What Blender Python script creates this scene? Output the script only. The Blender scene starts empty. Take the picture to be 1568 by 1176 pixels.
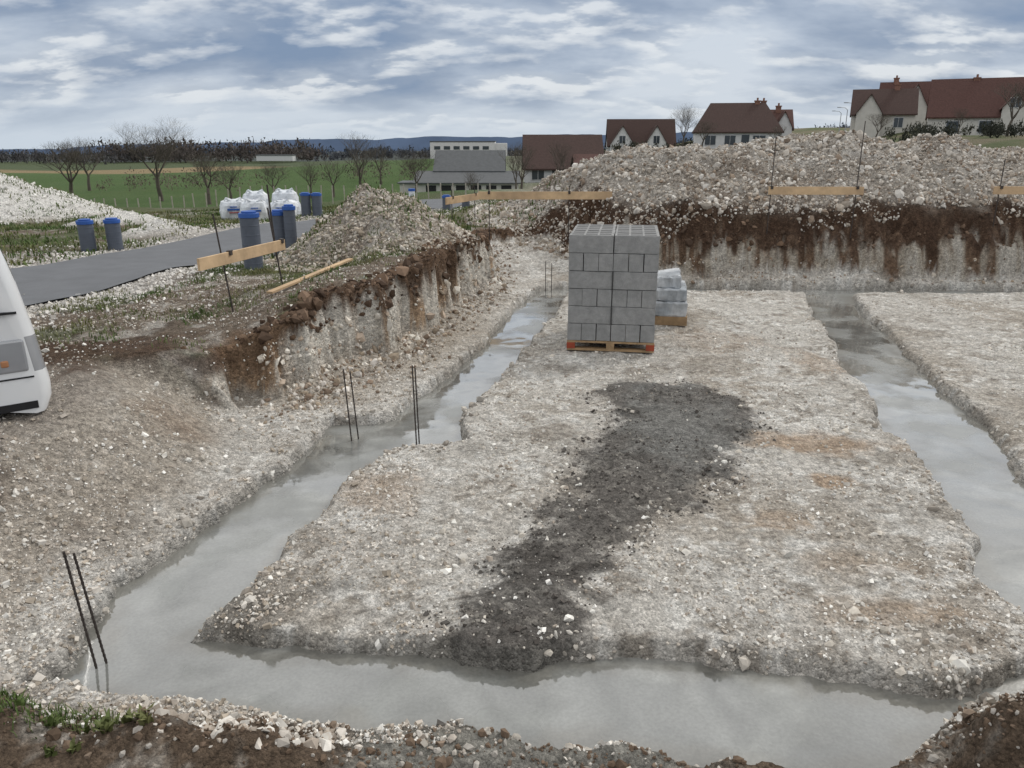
import bpy, math, random, bmesh
import numpy as np
from mathutils import Vector, Matrix
random.seed(7); rng=np.random.default_rng(7)
scene=bpy.context.scene
COL=bpy.context.collection
# ------------------------------------------------------------------ helpers
def new_obj(name,mesh,parent=None,mats=()):
    o=bpy.data.objects.new(name,mesh); COL.objects.link(o)
    if parent: o.parent=parent
    for m in mats: mesh.materials.append(m)
    return o
def empty(name,loc=(0,0,0),rz=0):
    e=bpy.data.objects.new(name,None); e.location=loc; e.rotation_euler=(0,0,rz); COL.objects.link(e); return e
def np_mesh(name,V,F,cols=None,smooth=False):
    me=bpy.data.meshes.new(name); V=np.asarray(V,np.float32); F=np.asarray(F,np.int32)
    me.vertices.add(len(V)); me.vertices.foreach_set('co',V.ravel())
    k=F.shape[1]; me.loops.add(F.size); me.loops.foreach_set('vertex_index',F.ravel())
    me.polygons.add(len(F)); me.polygons.foreach_set('loop_start',np.arange(0,F.size,k,dtype=np.int32))
    me.polygons.foreach_set('loop_total',np.full(len(F),k,np.int32))
    me.polygons.foreach_set('use_smooth',np.full(len(F),smooth))
    if cols is not None:
        a=me.color_attributes.new('Col','FLOAT_COLOR','POINT')
        c=np.ones((len(V),4),np.float32); c[:,:3]=cols; a.data.foreach_set('color',c.ravel())
    me.update(); me.validate(); return me
def py_mesh(name,V,F,smooth=False):
    me=bpy.data.meshes.new(name); me.from_pydata([tuple(v) for v in V],[],F); me.update()
    if smooth:
        for p in me.polygons: p.use_smooth=True
    return me
class MB:
    def __init__(s): s.V=[];s.F=[]
    def add(s,V,F):
        b=len(s.V); s.V+=[tuple(v) for v in V]; s.F+=[[i+b for i in f] for f in F]
    def box(s,x0,x1,y0,y1,z0,z1,M=None):
        V=[Vector((x,y,z)) for z in(z0,z1) for y in(y0,y1) for x in(x0,x1)]
        if M is not None: V=[M@v for v in V]
        s.add(V,[[0,2,3,1],[4,5,7,6],[0,1,5,4],[2,6,7,3],[0,4,6,2],[1,3,7,5]])
    def cyl(s,p,q,r,r2=None,n=12,caps=True):
        p=Vector(p);q=Vector(q); r2=r if r2 is None else r2
        d=(q-p).normalized(); a=d.orthogonal().normalized(); b=d.cross(a)
        V=[p+(a*math.cos(t)+b*math.sin(t))*r for t in [2*math.pi*i/n for i in range(n)]]
        V+=[q+(a*math.cos(t)+b*math.sin(t))*r2 for t in [2*math.pi*i/n for i in range(n)]]
        F=[[i,(i+1)%n,(i+1)%n+n,i+n] for i in range(n)]
        if caps: F+=[list(range(n))[::-1],list(range(n,2*n))]
        s.add(V,F)
    def obj(s,name,mat,parent=None,smooth=False,bevel=0):
        o=new_obj(name,py_mesh(name,s.V,s.F,smooth),parent,[mat])
        if bevel:
            m=o.modifiers.new('b','BEVEL'); m.width=bevel; m.segments=2; m.limit_method='ANGLE'
        return o
def mat(name,col,rough=.8,nscale=8,var=.15,bump=.0,bscale=40,metal=0,spec=.3,coat=0,attr=False,col2=None):
    m=bpy.data.materials.new(name); m.use_nodes=True; N=m.node_tree.nodes; L=m.node_tree.links
    b=N['Principled BSDF']; b.inputs['Roughness'].default_value=rough; b.inputs['Metallic'].default_value=metal
    b.inputs['Specular IOR Level'].default_value=spec; b.inputs['Coat Weight'].default_value=coat
    tc=N.new('ShaderNodeTexCoord'); n=N.new('ShaderNodeTexNoise'); n.inputs['Scale'].default_value=nscale; n.inputs['Detail'].default_value=5; n.inputs['Roughness'].default_value=.6
    L.new(tc.outputs['Object'],n.inputs['Vector'])
    mr=N.new('ShaderNodeMapRange'); mr.inputs[1].default_value=.3; mr.inputs[2].default_value=.7; mr.inputs[3].default_value=1-var; mr.inputs[4].default_value=1+var
    L.new(n.outputs['Fac'],mr.inputs[0])
    mx=N.new('ShaderNodeVectorMath'); mx.operation='SCALE'; L.new(mr.outputs[0],mx.inputs['Scale'])
    if attr:
        a=N.new('ShaderNodeAttribute'); a.attribute_name='Col'; L.new(a.outputs['Color'],mx.inputs[0])
    elif col2:
        r=N.new('ShaderNodeMix'); r.data_type='RGBA'; r.inputs[6].default_value=(*col,1); r.inputs[7].default_value=(*col2,1)
        n2=N.new('ShaderNodeTexNoise'); n2.inputs['Scale'].default_value=nscale*.37; n2.inputs['Detail'].default_value=5; L.new(tc.outputs['Object'],n2.inputs['Vector'])
        m2=N.new('ShaderNodeMapRange'); m2.inputs[1].default_value=.42; m2.inputs[2].default_value=.6; L.new(n2.outputs['Fac'],m2.inputs[0]); L.new(m2.outputs[0],r.inputs[0])
        L.new(r.outputs[2],mx.inputs[0])
    else: mx.inputs[0].default_value=col
    L.new(mx.outputs[0],b.inputs['Base Color'])
    if bump:
        n3=N.new('ShaderNodeTexNoise'); n3.inputs['Scale'].default_value=bscale; n3.inputs['Detail'].default_value=4; L.new(tc.outputs['Object'],n3.inputs['Vector'])
        bp=N.new('ShaderNodeBump'); bp.inputs['Strength'].default_value=bump; bp.inputs['Distance'].default_value=.02
        L.new(n3.outputs['Fac'],bp.inputs['Height']); L.new(bp.outputs[0],b.inputs['Normal'])
    return m
# ------------------------------------------------------------------ numpy noise
def vnoise(x,y,seed=0):
    xi=np.floor(x).astype(np.int64); yi=np.floor(y).astype(np.int64); fx=x-xi; fy=y-yi
    fx=fx*fx*(3-2*fx); fy=fy*fy*(3-2*fy)
    def h(a,b):
        v=(a*374761393+b*668265263+seed*1442695041)&0xffffffff
        v=((v^(v>>13))*1274126177)&0xffffffff
        v=((v^(v>>16))*2246822519)&0xffffffff
        return ((v^(v>>15))&0xffff)/65535.
    return (h(xi,yi)*(1-fx)+h(xi+1,yi)*fx)*(1-fy)+(h(xi,yi+1)*(1-fx)+h(xi+1,yi+1)*fx)*fy
def fbm(x,y,f=1.,o=4,seed=0,g=.5):
    s=0;a=1;t=0
    for i in range(o):
        s=s+a*vnoise(x*f+i*17.3,y*f-i*9.1,seed+i); t+=a; a*=g; f*=2.03
    return s/t-.5
def sstep(a,b,x):
    t=np.clip((x-a)/(b-a),0,1); return t*t*(3-2*t)
def sdist(P,x,y):
    P=np.array(P,float); n=len(P); best=np.full(x.shape,1e9); ins=np.zeros(x.shape,bool)
    for i in range(n):
        ax,ay=P[i]; bx,by=P[(i+1)%n]; dx,dy=bx-ax,by-ay
        t=np.clip(((x-ax)*dx+(y-ay)*dy)/(dx*dx+dy*dy),0,1)
        d=(x-ax-t*dx)**2+(y-ay-t*dy)**2; best=np.minimum(best,d)
        c=((ay>y)!=(by>y)); 
        if dy!=0: ins^=c&(x<(bx-ax)*(y-ay)/dy+ax)
    return np.where(ins,1,-1)*np.sqrt(best)
# ------------------------------------------------------------------ plan of the site (metres)
OUT=[(-2.18,2.91),(-2.11,3.05),(-2.08,3.19),(-2.13,3.52),(-2.17,3.74),(-2.07,3.98),(-1.98,4.22),(-1.93,4.59),(-1.8,5.06),(-1.68,5.5),(-1.59,5.98),(-1.52,6.29),(-1.28,6.33),(-1.04,6.45),(-.9,7.05),(-.7,7.62),(-.41,8.63),(-.16,9.92),(.01,10.93),(.39,12.53),(.72,12.82),(2.3,12.9),(4.7,12.8),(9,12.6),(30,12.0),
 (30,11.5),(8.5,12.0),(5.36,12.14),(5.04,10.93),(4.71,9.4),(4.47,8.49),(4.4,7.97),(4.25,7.29),(4.18,6.71),(4.03,6.05),(3.73,5.38),(3.69,5.09),(3.6,4.2),(3.5,3.2),(3.45,2.45),(2.4,2.5),(1.84,2.6),(1.34,2.44),(.88,2.5),(.39,2.6),(.18,2.58),(-.23,2.62),(-.61,2.63),(-.7,2.69),(-1.01,2.7),(-1.38,2.79),(-1.59,2.82)]
PAD=[(-1.64,3.24),(-1.57,3.49),(-1.46,3.74),(-1.36,4.16),(-1.25,4.73),(-1.1,5.32),(-.95,5.67),(-.65,5.77),(-.42,5.86),(-.41,6.29),(-.46,6.45),(-.28,7.09),(-.03,7.97),(.12,8.63),(.39,9.74),(.67,11.02),(.87,12.14),(2.39,12.3),(4.74,12.25),(4.22,10.5),(3.84,8.77),(3.57,8.09),(3.54,7.29),(3.24,6.37),(3.21,5.77),(3.07,5.44),(3.0,4.93),(2.94,4.5),(2.9,4.24),(2.73,3.98),(2.64,3.64),(2.66,3.46),(2.65,3.1),(2.39,3.03),(2.11,2.91),(1.9,2.85),(1.39,2.96),(1.13,2.99),(1.06,3.05),(.52,3.11),(.27,3.12),(.11,3.05),(-.14,3.1),(-.72,3.2),(-1.24,3.22)]
EXC=[(-2.3,2.75),(-2.2,3.2),(-2.27,3.74),(-2.1,4.2),(-2.05,4.6),(-1.95,5.06),(-1.95,5.5),(-2.1,6.0),(-2.42,6.6),(-2.12,6.7),(-1.9,7.04),(-1.79,7.7),(-1.37,8.07),(-1.1,8.77),(-.91,10.15),(-.62,11.24),(-.36,12.56),(-.45,13.6),(-.35,15.2),(.6,15.5),(1.2,14.3),(1.6,13.4),(3.09,13.25),(4.55,13.0),(8.7,13.05),(14,12.9),(34,12.6),(34,2),(3.4,2.35),(1.9,2.45),(1.3,2.35),(.4,2.45),(-.6,2.45),(-1.2,2.6)]
DARK=[(.76,7.0),(1.15,7.32),(1.77,7.22),(2.05,6.66),(1.94,6.0),(1.66,5.5),(1.58,5.1),(1.25,4.77),(.90,4.48),(.78,4.14),(.56,3.77),(.42,3.46),(.36,3.05),(.3,2.8),(-.22,2.8),(-.34,3.15),(-.28,3.45),(-.12,3.75),(.04,4.1),(.24,4.48),(.42,4.97),(.60,5.71),(.82,6.31)]
RR=[(-6.6,3.5),(-5.75,6.3),(-5.24,8.2),(-4.94,9.13),(-4.66,10.28),(-4.37,11.94),(-4.06,14.12),(-3.5,16.28),(-3.0,18.5),(-2.6,21),(-2.0,26),(-1.3,32),(-.5,40)]
RL=[(-9.2,4.5),(-8.2,7.5),(-7.5,9.3),(-6.95,10.82),(-6.6,11.61),(-6.29,12.82),(-6.03,14.6),(-5.75,16.93),(-5.2,19.0),(-4.7,22),(-4.0,27),(-3.2,33),(-2.5,41)]
ROAD=RR+RL[::-1]
CP=np.array([(-2.08,2.5,.16),(-1.4,2.45,.12),(-.6,2.3,.03),(.1,2.3,-.03),(.6,2.25,-.02),(1.2,2.2,.05),(2.2,2.4,.2),(3,2.3,.25),(0,0,.6),(-3,1,.5),(3,1,.5),(8,1,.5),(-2.7,3.2,.4),
(-3.3,4.7,.54),(-3.4,5.6,.58),(-5,4,.45),(-3.1,6.5,.57),(-2.6,6.6,.52),(-2.0,7.0,.7),(-1.85,7.5,.85),(-1.5,8.3,.87),(-1.2,9.7,.9),(-.8,11.2,.9),(-.4,12.7,.82),(-.5,14.5,.62),(.3,16.2,.6),(-2.8,7.2,.62),(-4.4,7.5,.6),(-5.5,9,.56),(-3,10,.68),(-4.5,12,.55),(-6,14,.52),(-7.5,12,.55),(-4,16,.5),(-4,21,.35),(-2.5,28,.1),(0,20,.5),(2,19,.7),(-9,16,.45),(-13,21,.1),(-8,23,.15),(-13,13,.4),(-18,16,.2),
(2,13.8,.97),(5,13.8,1.0),(8,13.8,1.06),(11,13.8,1.2),(16,14,1.3),(28,14,1.4),(10,19,1.0),(20,20,1.1),(30,30,1.6),(12,30,.9),
(-16,30,-.4),(-10,34,-.6),(-20,45,-1.5),(0,42,-.5),(-45,45,-1.6),(-24,60,-2.5),(-50,80,-3.6),(-33,75,-3.2),(-10,80,-3),(-5,72,-2.6),(5,78,-1.7),(14,60,-.4),(22,140,-.4),(32,108,1.2),(55,92,2.8),(50,70,2.5),(70,120,4),(-100,120,-4.5),(-80,250,-6.7),(0,250,-6.2),(60,250,0),(140,250,6),(-160,350,-8.5),(0,350,-7.5),(-250,600,-12),(0,600,-10),(250,600,10),(0,1200,-18),(-800,1200,-25),(800,1200,25),(0,3000,-40),(-3000,3000,-60),(3000,3000,0),
(0,-20,.6),(-20,-10,.5),(20,-10,.6)],float)
def tr(x,y):
    yy=np.maximum(y,0)+10; return x/yy,np.log(yy)
CX,CY=tr(CP[:,0],CP[:,1])
def plateau(x,y):
    X,Y=tr(x,y); num=0;den=0
    for i in range(len(CP)):
        w=1/((X-CX[i])**2+(Y-CY[i])**2+3e-4)**2; num=num+w*CP[i,2]; den=den+w
    return num/den
HX=[-1.2,.24,1.0,2.1,3.35,4,4.9,5.7,6.75,7.7,8.2,9,9.9,14,25,32]; HZ=[.6,.95,1.56,2.0,2.12,2.07,2.25,2.4,2.33,2.22,2.33,2.08,2.03,2.0,1.7,1.3]
def darkfield(x,y):
    return sdist(DARK,x,y)+fbm(x,y,1.5,3,131)*.34+fbm(x,y,6,4,132,.65)*.46+.02
def terrain(x,y,full=False):
    x=np.asarray(x,float);y=np.asarray(y,float)
    P=plateau(x,y)
    near=(y<45)&(y>-5)&(np.abs(x)<45)
    z=P.copy()
    xn=x[near];yn=y[near];Pn=P[near]
    e=sdist(EXC,xn,yn)
    ramp=sstep(6.55,6.15,yn)*sstep(-1.2,-1.9,xn)*sstep(2.2,2.9,yn)
    back=sstep(12.3,12.9,yn)*sstep(-.2,.8,xn)
    nz=fbm(xn,yn,2.0,4,3)
    gul=fbm(xn,yn,4.5,4,13); rid=np.abs(fbm(xn,yn,2.6,3,17))*2
    ee=e+nz*(.20+.44*back)*(1-ramp*.7)+(gul*.30-rid*.18+.05)*(1-ramp)
    w=.12+1.17*ramp+.40*back
    m=np.clip(-ee/w,0,1); m=np.where(ramp>.5,m*m*(3-2*m),m**.75)
    fr=np.interp(xn,[-1.3,.5,1.6,3,14,34],[16.6,15.9,13.9,13.45,13.35,13.3]); fr=fr+.7*fbm(xn,yn*0,.9,3,8)
    cz=np.interp(xn,HX,HZ)
    t=np.clip((yn-fr)/2.2,0,1); t2=1-np.clip((yn-fr-3.2)/3.0,0,1)
    hr=np.clip(cz-Pn,0,9)*(t**.85)*(t2)*sstep(-1.6,-.6,xn)
    hr=hr*(1+.34*fbm(xn,yn,.9,4,21))
    hl=.80*np.clip(1.12-np.sqrt(((xn+2.15)/1.35)**2+((yn-12.3)/1.9)**2),0,1)**.9*(1+.5*fbm(xn,yn,1.3,4,31))
    hl=hl+.28*np.clip(1-np.sqrt(((xn+1.6)/.8)**2+((yn-10.7)/.8)**2),0,1)
    hf=2.35*np.clip(1-np.sqrt(((xn+19)/7.0)**2+((yn-25)/5.0)**2),0,1)*(1+.2*fbm(xn,yn,.6,4,41))
    hs=.30*np.clip(1-np.sqrt(((xn+6.9)/1.0)**2+((yn-15.5)/1.1)**2),0,1)+.35*np.clip(1-np.sqrt(((xn+9.5)/1.8)**2+((yn-19)/1.1)**2),0,1)
    mo=.34*np.exp(-(((xn-2.15)/.42)**2+((yn-2.38)/.26)**2))+.10*np.exp(-(((xn+1.1)/.30)**2+((yn-2.42)/.16)**2))+.08*np.exp(-(((xn+1.95)/.3)**2+((yn-2.5)/.2)**2))
    hh=hr+hl+hf+hs
    rough=fbm(xn,yn,4,5,51,.6)
    rd=sdist(ROAD,xn,yn)
    rdm=sstep(-.5,-.05,rd)
    lump=(np.clip(hh,0,.35)/.35)
    up=Pn+hh+rough*(.07+.22*lump)*(1-rdm)+fbm(xn,yn,1.2,3,61)*.08*(1-rdm)
    dkf=darkfield(xn,yn)
    low=.012+fbm(xn,yn,1.0,3,71)*.05+rough*.055+.30*sstep(12.9,15.3,yn)*sstep(1.8,.9,xn)
    low=low+sstep(-.1,.25,dkf)*(.012+np.abs(fbm(xn,yn,5,4,73,.6))*.09)
    low=low+.17*np.exp(-np.clip(ee,0,9)/.24)*sstep(6.3,7.2,yn)*sstep(.2,.6,nz+.55)
    zz=low*(1-m)+up*m
    dt=np.minimum(sdist(OUT,xn,yn),-sdist(PAD,xn,yn))
    dt=dt+fbm(xn,yn,2.6,4,81,.55)*.15+fbm(xn,yn,13,3,85)*.07
    zz=zz+mo*(1+rough*1.6)
    wv=.02+.20*np.clip(fbm(xn,yn,1.3,3,87)+.42,0,1)**2
    dtm=sstep(-wv,.05,dt)*(1-np.clip(mo/.12,0,1))
    zz=zz*(1-dtm)+(-.22)*dtm
    z[near]=zz
    far=~near; z[far]=z[far]+fbm(x[far],y[far],.02,3,91)*np.clip((y[far]-60)/400,0,1)*3
    if not full: return z
    info={}
    for k,(v,d0) in dict(m=(m,0),e=(ee,-9),heap=(hh,0),ramp=(ramp,0),back=(back,0),road=(rd,-9),dt=(dt,-9),mo=(mo,0),hf=(hf+hs,0),hl=(hl,0),hr=(hr,0),dark=(dkf,-9)).items():
        info[k]=np.full(x.shape,float(d0)); info[k][near]=v
    info['P']=P
    return z,info
def mixc(c,n,k): 
    k=k[...,None]; return c*(1-k)+np.array(n)*k
def mixa(c,n,k): 
    k=k[...,None]; return c*(1-k)+n*k
def blob(x,y,cx,cy,rx,ry,seed):
    return sstep(1.35,.35,np.sqrt(((x-cx)/rx)**2+((y-cy)/ry)**2)+fbm(x,y,3.5,5,seed,.65)*2.2)
def colour(x,y,z,I):
    n1=fbm(x,y,.9,5,101); n2=fbm(x,y,5,4,111,.6); n3=fbm(x,y,.35,4,121); n4=fbm(x,y,2.2,5,171,.65); n5=fbm(x,y,11,3,181,.7)
    full=lambda c:np.zeros(x.shape+(3,))+np.array(c)
    c=full((.575,.545,.50))
    c=mixc(c,(.44,.395,.34),sstep(-.05,.22,n1)*.9)
    c=mixc(c,(.76,.74,.70),sstep(.0,.22,n4*.6+n5*.7)*.78)
    c=mixc(c,(.28,.245,.205),sstep(.06,.25,-n2*.6-n5*.6)*.72)
    c=mixc(c,(.28,.245,.205),sstep(.10,.25,-n4)*.6)
    for (cx,cy,rx,ry,s,a) in [(2.3,5.7,.7,.2,1,.75),(2.24,5.0,.14,.1,2,.8),(1.65,4.39,.25,.14,3,.5),(1.9,3.4,.35,.14,4,.5),(-.9,4.85,.3,.28,5,.45),(3.3,8.2,.25,.5,6,.5),(2.4,8.9,.6,.5,7,.3),(2.0,3.9,.3,.15,8,.3)]:
        c=mixc(c,(.40,.285,.19),blob(x,y,cx,cy,rx,ry,200+s)*a)
    dk=sstep(-.12,.10,I['dark'])
    dkc=mixc(full((.13,.12,.11)),(.065,.058,.052),sstep(-.02,.2,n4)); dkc=mixc(dkc,(.30,.28,.25),sstep(.08,.25,n5)*.55)
    dkc=mixc(dkc,(.21,.21,.20),blob(x,y,1.38,6.2,.55,1.0,9)*.8)
    c=mixa(c,dkc,dk*.93)
    for (cx,cy,rx,ry,s,a) in [(-1.33,3.42,.3,.2,11,.85),(-.98,3.66,.25,.12,12,.6),(-.2,5.6,.25,.1,13,.4)]:
        c=mixc(c,(.18,.165,.145),blob(x,y,cx,cy,rx,ry,200+s)*a)
    c=mixc(c,(.27,.26,.235),sstep(-.04,.02,I['dt'])*.75*(I['m']<.6))
    c=mixc(c,(.43,.375,.31),sstep(1.0,.3,I['e'])*sstep(6.2,6.8,y)*sstep(13,9,y)*sstep(1.2,.2,x)*.8)
    up=full((.34,.30,.26))
    soil=full((.185,.148,.115))
    soil=mixc(soil,(.42,.39,.35),sstep(.0,.22,n2*.6+n4*.7))
    soil=mixc(soil,(.085,.10,.04),sstep(-.02,.18,fbm(x,y,1.6,5,141)+.03)*.75)
    up=mixa(up,soil,sstep(5.6,6.6,y))
    up=mixc(up,(.10,.062,.042),blob(x,y,-3.6,6.3,1.0,.5,31)*.9)
    up=mixc(up,(.50,.48,.45),sstep(-.9,-.1,I['road'])*sstep(5,7,y)*.85)
    up=mixc(up,(.52,.50,.47),sstep(-7.0,-8.0,x)*sstep(9,11,y)*sstep(.05,-.12,n3)*.8)
    up=mixc(up,(.08,.10,.04),sstep(-7,-8,x)*sstep(12,14,y)*sstep(-.1,.1,n1)*.6)
    up=mixc(up,(.11,.12,.055),sstep(17,20,y)*sstep(-.15,.05,n1)*.8)
    hp=np.clip(I['heap']/.10,0,1)
    hc=full((.42,.385,.34)); hc=mixc(hc,(.25,.205,.165),sstep(-.08,.16,n1)*.8); hc=mixc(hc,(.58,.55,.505),sstep(.02,.22,n4)*.7); hc=mixc(hc,(.19,.155,.125),sstep(.06,.25,-n2*.5-n5*.6)*.6)
    up=mixa(up,hc,hp)
    up=mixc(up,(.72,.70,.665),np.clip(I['hf']/.15,0,1))
    rc=full((.42,.375,.32)); rc=mixc(rc,(.30,.25,.20),sstep(.0,.25,n1)); rc=mixc(rc,(.54,.50,.45),sstep(.02,.22,n4*.5+n5*.6)*.6); rc=mixc(rc,(.23,.19,.155),sstep(.06,.22,-n4)*.7)
    rc=mixc(rc,(.30,.22,.16),blob(x,y,-2.55,5.6,.3,.35,35)*.5)
    up=mixa(up,rc,I['ramp']*sstep(1.02,.8,I['m']))
    m=I['m']
    rel=np.clip(z/np.maximum(I['P'],.3),0,1.3)
    streak=fbm(x,y,4.5,4,151)
    cl=full((.68,.64,.57)); cl=mixc(cl,(.42,.30,.20),sstep(.02,.14,streak)); cl=mixc(cl,(.52,.45,.37),sstep(.0,.2,n5)*.5)
    st2=fbm(x*2.2,y*.6,2.2,4,153,.6)
    clb=mixc(full((.38,.335,.275)),(.16,.105,.07),sstep(-.04,.07,st2)); clb=mixc(clb,(.54,.51,.46),sstep(.08,.2,-st2)*.7)
    cl=mixa(cl,clb,I['back'])
    thr=.72-.16*I['back']
    top=sstep(thr-.10,thr+.10,rel+streak*.9+st2*.7*I['back'])
    topc=mixa(full((.125,.079,.051)),full((.08,.049,.033)),I['back']); topc=mixc(topc,(.18,.12,.082),sstep(.0,.2,n5)*.6)
    cl=mixa(cl,topc,top)
    cl=mixc(cl,(.33,.22,.14),blob(x,y,-2.3,6.75,.3,.3,33)*.5)
    band=sstep(.02,.10,m)*(1-I['ramp'])
    c=mixa(c,cl,band)
    over=sstep(.93,1.0,m)*(1-sstep(.25,0,-I['e']-.14-.3*I['back']))
    ov=np.where(I['ramp']>.5,sstep(.0,.25,m),over)
    c=mixa(c,up,ov)
    strip=I['back']*sstep(.50,.2,-I['e']-.45)*(m>=.93)*sstep(.35,.0,I['heap']-.12)
    c=mixc(c,(.08,.052,.036),strip*.75)
    mc=mixc(full((.13,.095,.068)),(.44,.41,.365),sstep(.05,.22,n2*.7+n5*.5)*.6)
    c=mixa(c,mc,np.clip(I['mo']/.08,0,1))
    nf=sstep(2.68,2.56,y)*(x<2); c=mixa(c,mc,nf)
    c=mixc(c,(.27,.265,.24),sstep(2.64,2.55,y)*sstep(-.75,-.55,x)*sstep(1.0,.5,x)*.85)
    f=sstep(30,36,y+n3*6)*sstep(6,-4,x)
    g=full((.095,.105,.055)); g=mixc(g,(.062,.105,.032),sstep(42,47,y)); g=mixc(g,(.085,.12,.045),sstep(-.1,.15,n3)*.5)
    g=mixc(g,(.22,.17,.095),sstep(205,215,y+x*.1)); g=mixc(g,(.07,.09,.045),sstep(280,290,y)); g=mixc(g,(.06,.07,.065),sstep(420,500,y))
    c=mixa(c,g,f)
    f2=sstep(20,26,y)*sstep(-4,6,x); g2=mixc(full((.085,.10,.045)),(.15,.13,.085),sstep(-.1,.15,n3)); c=mixa(c,g2,f2)
    return np.clip(c,.01,.9)
# ------------------------------------------------------------------ ground sheet
def axis(segs):
    out=[segs[0][0]]
    for a,b,kind,v in segs:
        if kind=='lin': n=max(1,int(round((b-a)/v))); out+=list(np.linspace(a,b,n+1)[1:])
        else: n=max(1,int(round(math.log(b/a)/v))); out+=list((a*np.exp(np.linspace(0,math.log(b/a),n+1)))[1:])
    return np.array(out)
ys=axis([(-60,-5,'lin',8),(-5,2.1,'lin',.5),(2.1,5.3,'lin',.014),(5.3,20,'geo',.003),(20,60,'geo',.012),(60,4000,'geo',.03)])
xp=axis([(.0,3.3,'lin',.017),(3.3,13,'geo',.0058),(13,4000,'geo',.035)])
xs=np.concatenate([-xp[:0:-1],xp])
X,Y=np.meshgrid(xs,ys); X=X.ravel();Y=Y.ravel()
Z,I=terrain(X,Y,True); C=colour(X,Y,Z,I)
nx,ny=len(xs),len(ys); idx=np.arange(nx*ny).reshape(ny,nx)
F=np.stack([idx[:-1,:-1],idx[:-1,1:],idx[1:,1:],idx[1:,:-1]],-1).reshape(-1,4)
gm=bpy.data.materials.new('chalky_ground'); gm.use_nodes=True; N=gm.node_tree.nodes; L=gm.node_tree.links; b=N['Principled BSDF']; b.inputs['Roughness'].default_value=.95; b.inputs['Specular IOR Level'].default_value=.15
tc=N.new('ShaderNodeTexCoord'); a=N.new('ShaderNodeAttribute'); a.attribute_name='Col'
def noise(scale,det=6,ro=.6):
    n=N.new('ShaderNodeTexNoise'); n.inputs['Scale'].default_value=scale; n.inputs['Detail'].default_value=det; n.inputs['Roughness'].default_value=ro; L.new(tc.outputs['Object'],n.inputs['Vector']); return n.outputs['Fac']
def mr(s,a0,a1,b0,b1):
    n=N.new('ShaderNodeMapRange'); L.new(s,n.inputs[0]); 
    for i,v in enumerate((a0,a1,b0,b1)): n.inputs[i+1].default_value=v
    return n.outputs[0]
def mul(s,t,op='MULTIPLY'):
    n=N.new('ShaderNodeMath'); n.operation=op; L.new(s,n.inputs[0])
    if isinstance(t,(int,float)): n.inputs[1].default_value=t
    else: L.new(t,n.inputs[1])
    return n.outputs[0]
def voro(scale):
    v=N.new('ShaderNodeTexVoronoi'); v.inputs['Scale'].default_value=scale; L.new(tc.outputs['Object'],v.inputs['Vector']); return v
v1=voro(42); v2=voro(95)
sx=N.new('ShaderNodeSeparateColor'); L.new(v1.outputs['Color'],sx.inputs[0])
sx2=N.new('ShaderNodeSeparateColor'); L.new(v2.outputs['Color'],sx2.inputs[0])
fac=mul(mul(mr(sx.outputs[0],0,1,.78,1.22),mr(sx2.outputs[1],0,1,.74,1.26)),mr(noise(16,6,.7),.3,.7,.62,1.32))
sc=N.new('ShaderNodeVectorMath'); sc.operation='SCALE'; L.new(a.outputs['Color'],sc.inputs[0]); L.new(fac,sc.inputs['Scale']); L.new(sc.outputs[0],b.inputs['Base Color'])
hgt=mul(mul(mul(v1.outputs['Distance'],-.6),mul(v2.outputs['Distance'],-.35),'ADD'),mul(noise(26,6,.7),1.6),'ADD')
bp=N.new('ShaderNodeBump'); bp.inputs['Strength'].default_value=1.0; bp.inputs['Distance'].default_value=.03; L.new(hgt,bp.inputs['Height']); L.new(bp.outputs[0],b.inputs['Normal'])
ground=new_obj('ground',np_mesh('ground',np.stack([X,Y,Z],1),F,C,True),None,[gm])
# ------------------------------------------------------------------ wet concrete in the trenches
cm=bpy.data.materials.new('wet_concrete'); cm.use_nodes=True; N=cm.node_tree.nodes; L=cm.node_tree.links; b=N['Principled BSDF']; tc=N.new('ShaderNodeTexCoord')
n=N.new('ShaderNodeTexNoise'); n.inputs['Scale'].default_value=1.5; n.inputs['Detail'].default_value=6; n.inputs['Distortion'].default_value=1.4; L.new(tc.outputs['Object'],n.inputs['Vector'])
cr=N.new('ShaderNodeValToRGB'); cr.color_ramp.elements[0].position=.33; cr.color_ramp.elements[0].color=(.76,.76,.76,1); cr.color_ramp.elements[1].position=.66; cr.color_ramp.elements[1].color=(1.25,1.25,1.25,1); L.new(n.outputs['Fac'],cr.inputs[0])
a=N.new('ShaderNodeAttribute'); a.attribute_name='Col'; mm=N.new('ShaderNodeVectorMath'); mm.operation='MULTIPLY'; L.new(cr.outputs[0],mm.inputs[0]); L.new(a.outputs['Color'],mm.inputs[1])
sc=N.new('ShaderNodeVectorMath'); sc.operation='SCALE'; L.new(mm.outputs[0],sc.inputs[0]); L.new(mr(noise(60,4),.3,.7,.86,1.14),sc.inputs['Scale']); L.new(sc.outputs[0],b.inputs['Base Color'])
wet=mr(noise(1.4,4,.5),.47,.56,0,1)
L.new(mr(wet,0,1,.02,.28),b.inputs['Roughness']); b.inputs['Specular IOR Level'].default_value=1.0; b.inputs['IOR'].default_value=1.55
L.new(mr(wet,0,1,1.,.25),b.inputs['Coat Weight']); b.inputs['Coat Roughness'].default_value=.03
bp=N.new('ShaderNodeBump'); bp.inputs['Distance'].default_value=.010; L.new(mr(wet,0,1,.05,.20),bp.inputs['Strength'])
L.new(mul(mul(noise(9,5),1.),mul(noise(70,2),.15),'ADD'),bp.inputs['Height']); L.new(bp.outputs[0],b.inputs['Normal'])
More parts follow.
